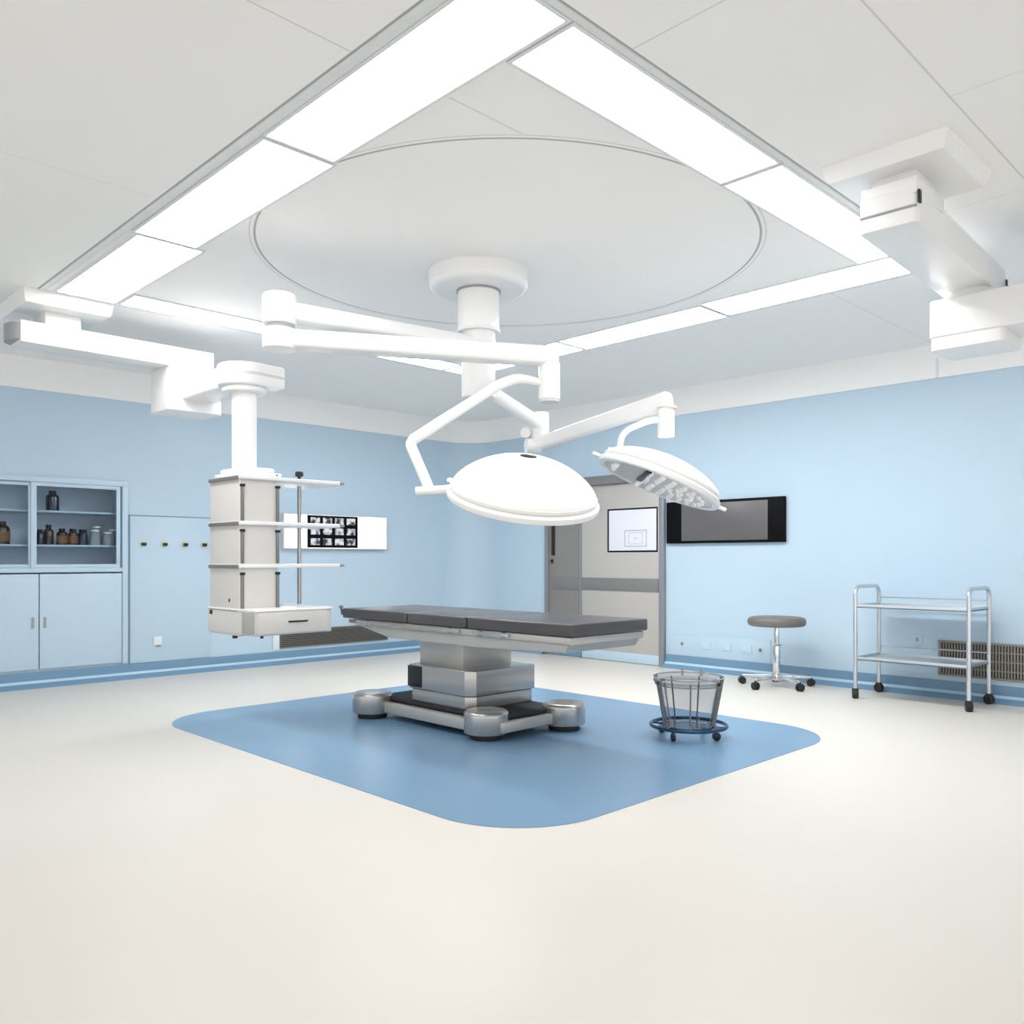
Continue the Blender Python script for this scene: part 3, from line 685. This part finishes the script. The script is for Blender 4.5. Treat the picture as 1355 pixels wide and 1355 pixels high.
bm = NB(); box(bm, x - .04, x - .01, 7.525, 7.555, 1.20, 1.25, .005); t.part('handle', bm, 'black')
bm = NB(); box(bm, x - .038, x - .012, 5.835, 7.015, .006, .12, .003); t.part('kick_plate', bm, 'cab', lf)  # kick plate, its light blue painted in for a reflection
bm = NB(); box(bm, x - .02, x - .008, 7.05, 7.60, .006, .13, .003); t.part('kick_plate', bm, 'skirt')

# ------------------------------------------------------------------ screen on the right wall
t = Thing('wall_screen', (XR, 5.0, 1.42), 'wide grey wall screen in a thick black frame right of the door', 'screen')
bm = NB(); box(bm, XR - .05, XR, 4.255, 5.72, 1.43, 1.93 - .025, .004); t.part('bezel', bm, 'screen_frame')
bm = NB(); box(bm, XR - .054, XR - .045, 4.44, 5.51, 1.458, 1.875, .001); t.part('display', bm, 'screen')

t = Thing('service_panel', (XR, 5.1, .15), 'long low light blue cover strip on the wall between door and stool', 'wall panel')
bm = NB(); box(bm, XR - .010, XR, 4.43, 5.755, .15, .392, .002); t.part('panel', bm, 'wall')
bm = NB(); box(bm, XR - .012, XR, 4.42, 5.755, .392, .397); t.part('joint', bm, 'plate')
for y, lab in ((5.21, 'pale blank plate, leftmost in the low strip'), (4.95, 'pale blank plate in the middle of the low strip'), (4.70, 'pale blank plate in the low strip left of the stool stem')):
    bm = NB(); box(bm, -.008, 0, -.055, .055, -.045, .045, .003); o = link('blank_plate', bm, 'plate'); o.location = (XR - .0105, y, .285); tag(o, lab, 'wall plate', 'blank plates in the low strip')
for y, lab in ((5.53, 'small dark plug in the low strip close to the door'), (4.545, 'small dark plug in the low strip beside the stool stem')):
    bm = NB(); box(bm, -.014, 0, -.012, .012, -.016, .016, .003); o = link('plug', bm, 'rail'); o.location = (XR - .0105, y, .285); tag(o, lab, 'plug', 'plugs in the low strip')
t = Thing('wall_socket', (XR, 2.955, .50), 'small grey socket left of the slatted grille behind the trolley', 'socket', 'low wall sockets')
bm = NB(); box(bm, XR - .012, XR, 2.91, 3.0, .45, .55, .003); t.part('plate', bm, 'wall')
bm = NB(); box(bm, XR - .016, XR - .01, 2.94, 2.962, .49, .525, .002); t.part('slot', bm, 'grey_end')

# ------------------------------------------------------------------ stool
t = Thing('stool', (7.70, 4.10, 0), 'round grey padded stool on a five-star chrome castor base', 'stool')
sx, sy = 7.70, 4.10
bm = NB(); lathe(bm, [(0, .595), (.25, .595), (.27, .605), (.278, .63), (.276, .655), (.262, .675), (.235, .683), (0, .686)], (sx, sy, 0), 56); t.part('seat', bm, 'seat')
bm = NB(); lathe(bm, [(0, .585), (.12, .585), (.12, .596), (0, .596)], (sx, sy, 0), 32); t.part('seat_plate', bm, 'steel')
bm = NB(); cyl(bm, (sx, sy), .026, .36, .59, .002, 24); cyl(bm, (sx, sy), .036, .10, .40, .004, 24); cyl(bm, (sx, sy), .05, .06, .12, .01, 24); st = t.part('stem', bm, 'chrome')
bm = NB(); tube(bm, [(sx - .03, sy, .40), (sx + .0, sy - .05, .41)], .008, 8); t.part('height_lever', bm, 'grey_end', st)
for k in range(5):
    a = math.radians(30 + 72 * k); ca, sa = math.cos(a), math.sin(a); R = .345
    bm = NB(); beam(bm, (sx + .03 * ca, sy + .03 * sa, .10), (sx + R * ca, sy + R * sa, .085), .045, .035, .03, .022, .006); lg = t.part('leg', bm, 'chrome')
    bm = NB(); q = Matrix.Translation((sx + R * ca, sy + R * sa, .036)) @ Matrix.Rotation(a + .6 * k, 4, 'Z') @ Matrix.Rotation(PI / 2, 4, 'X')
    lathe(bm, [(0, -.032), (.03, -.032), (.036, -.026), (.036, -.008), (.028, -.006), (.028, .006), (.036, .008), (.036, .026), (.03, .032), (0, .032)], mtx=q, n=24)
    cyl(bm, (sx + R * ca, sy + R * sa), .010, .03, .085, 0, 12); t.part('caster', bm, 'black', lg)

# ------------------------------------------------------------------ trolley
t = Thing('instrument_trolley', (7.79, 2.78, 0), 'chrome two-tier instrument trolley on black castors by the right wall', 'trolley')
ax, bx_, ay, by = 7.54, 8.06, 2.31, 3.25
for y in (ay, by):
    bm = NB(); tube(bm, smooth_path([(ax, y, .075), (ax, y, 1.005), (bx_, y, 1.005), (bx_, y, .075)], .09, 8), .018, 16); t.part('end_frame', bm, 'tube')
for z, nm in ((.815, 'tray'), (.345, 'tray')):
    bm = NB(); box(bm, ax, bx_, ay, by, z, z + .010, .002)
    for q in ((ax, bx_, ay, ay + .008), (ax, bx_, by - .008, by), (ax, ax + .008, ay, by), (bx_ - .008, bx_, ay, by)): box(bm, *q, z, z + .032, .002)
    t.part('tray', bm, 'tray')
bm = NB(); tube(bm, [(bx_, ay, .895), (bx_, by, .895)], .006, 10); t.part('guard_rail', bm, 'tube')
bm = NB(); tube(bm, [(bx_, ay, .44), (bx_, by, .44)], .006, 10); t.part('guard_rail', bm, 'tube')
for x in (ax, bx_):
    for y in (ay, by):
        bm = NB(); q = Matrix.Translation((x, y, .042)) @ Matrix.Rotation(.5 if x == ax else 1.2, 4, 'Z') @ Matrix.Rotation(PI / 2, 4, 'X')
        lathe(bm, [(0, -.026), (.036, -.026), (.042, -.020), (.042, .020), (.036, .026), (0, .026)], mtx=q, n=28)
        box(bm, x - .024, x + .024, y - .024, y + .024, .05, .092, .008); t.part('caster', bm, 'black')

# ------------------------------------------------------------------ kick bucket
bx0, by0 = 5.07, 3.37
t = Thing('kick_bucket', (bx0, by0, 0), 'clear smoky bucket in a wheeled ring frame on the blue floor', 'bucket')
bm = NB(); lathe(bm, [(0, .085), (.165, .085), (.172, .092), (.225, .385), (.232, .39), (.229, .395), (.221, .389), (.167, .097), (0, .092)], (bx0, by0, 0), 56); t.part('bucket', bm, 'bucket')
bm = NB(); lathe(bm, [(.222, .375), (.236, .375), (.243, .40), (.243, .425), (.236, .425), (.234, .402), (.222, .398), (.222, .375)], (bx0, by0, 0), 56); t.part('rim', bm, 'bucket')
bm = NB(); tube(bm, ringpts((bx0, by0), .243, .243, .425, 56), .0045, 8, True); t.part('rim_wire', bm, 'steel')
bm = NB(); tube(bm, ringpts((bx0, by0), .232, .232, .372, 56), .003, 8, True); t.part('rim_wire', bm, 'rail')
bm = NB(); tube(bm, ringpts((bx0, by0), .262, .262, .085, 56), .013, 10, True); tube(bm, ringpts((bx0, by0), .17, .17, .078, 40), .008, 8, True)
for k in range(4):
    a = math.radians(20 + 90 * k); tube(bm, [(bx0 + .17 * math.cos(a), by0 + .17 * math.sin(a), .078), (bx0 + .26 * math.cos(a), by0 + .26 * math.sin(a), .083)], .008, 8)
t.part('base_ring', bm, 'blue_ring')
vd = math.radians(225)
for k, da in enumerate((-78, -66, -54, -8, 56, 66, 150, 200)):
    a = vd + math.radians(da)
    bm = NB(); p0 = (bx0 + .18 * math.cos(a), by0 + .18 * math.sin(a), .083); p1 = (bx0 + .238 * math.cos(a), by0 + .238 * math.sin(a), .40)
    tube(bm, smooth_path([(bx0 + .255 * math.cos(a), by0 + .255 * math.sin(a), .085), p0, p1], .04, 4), .0055, 8); t.part('wire', bm, 'rail')
bm = NB(); a = vd + PI - .3
for da in (-.28, .28):
    q = a + da; tube(bm, [(bx0 + .24 * math.cos(q), by0 + .24 * math.sin(q), .40), (bx0 + .245 * math.cos(q), by0 + .245 * math.sin(q), .455)], .011, 10)
t.part('handle_bracket', bm, 'grey_end')
bm = NB(); a = vd - 1.2; box(bm, bx0 + .235 * math.cos(a) - .035, bx0 + .235 * math.cos(a) + .035, by0 + .235 * math.sin(a) - .03, by0 + .235 * math.sin(a) + .03, .405, .43, .008); t.part('handle_clamp', bm, 'steel')
for k in range(4):
    a = vd + math.radians(-40 + 90 * k) ; x, y = bx0 + .215 * math.cos(a), by0 + .215 * math.sin(a)
    bm = NB(); q = Matrix.Translation((x, y, .0315)) @ Matrix.Rotation(a + .8, 4, 'Z') @ Matrix.Rotation(PI / 2, 4, 'X')
    lathe(bm, [(0, -.014), (.022, -.014), (.0285, -.010), (.0285, .010), (.022, .014), (0, .014)], mtx=q, n=24); cyl(bm, (x, y), .009, .04, .08, 0, 10); t.part('caster', bm, 'black')

# ------------------------------------------------------------------ camera, world, view
cam = bpy.data.cameras.new('camera'); co = bpy.data.objects.new('camera', cam); COL.objects.link(co)
cam.sensor_width = 36; cam.sensor_fit = 'HORIZONTAL'; cam.lens = 1120 / 1355 * 36; cam.shift_y = 62.5 / 1355
th = math.atan2(1135.5, 1120.0)
co.location = (0, 0, 1.25); co.rotation_euler = (PI / 2, 0, th - PI / 2)
sc.camera = co
w = bpy.data.worlds.new('world'); sc.world = w; w.use_nodes = True
w.node_tree.nodes['Background'].inputs[0].default_value = (1.0, 0.99, 0.985, 1); w.node_tree.nodes['Background'].inputs[1].default_value = 1.05
sc.view_settings.view_transform = 'Standard'; sc.view_settings.look = 'None'; sc.view_settings.gamma = 1
sc.view_settings.use_curve_mapping = False; sc.view_settings.exposure = 0.60
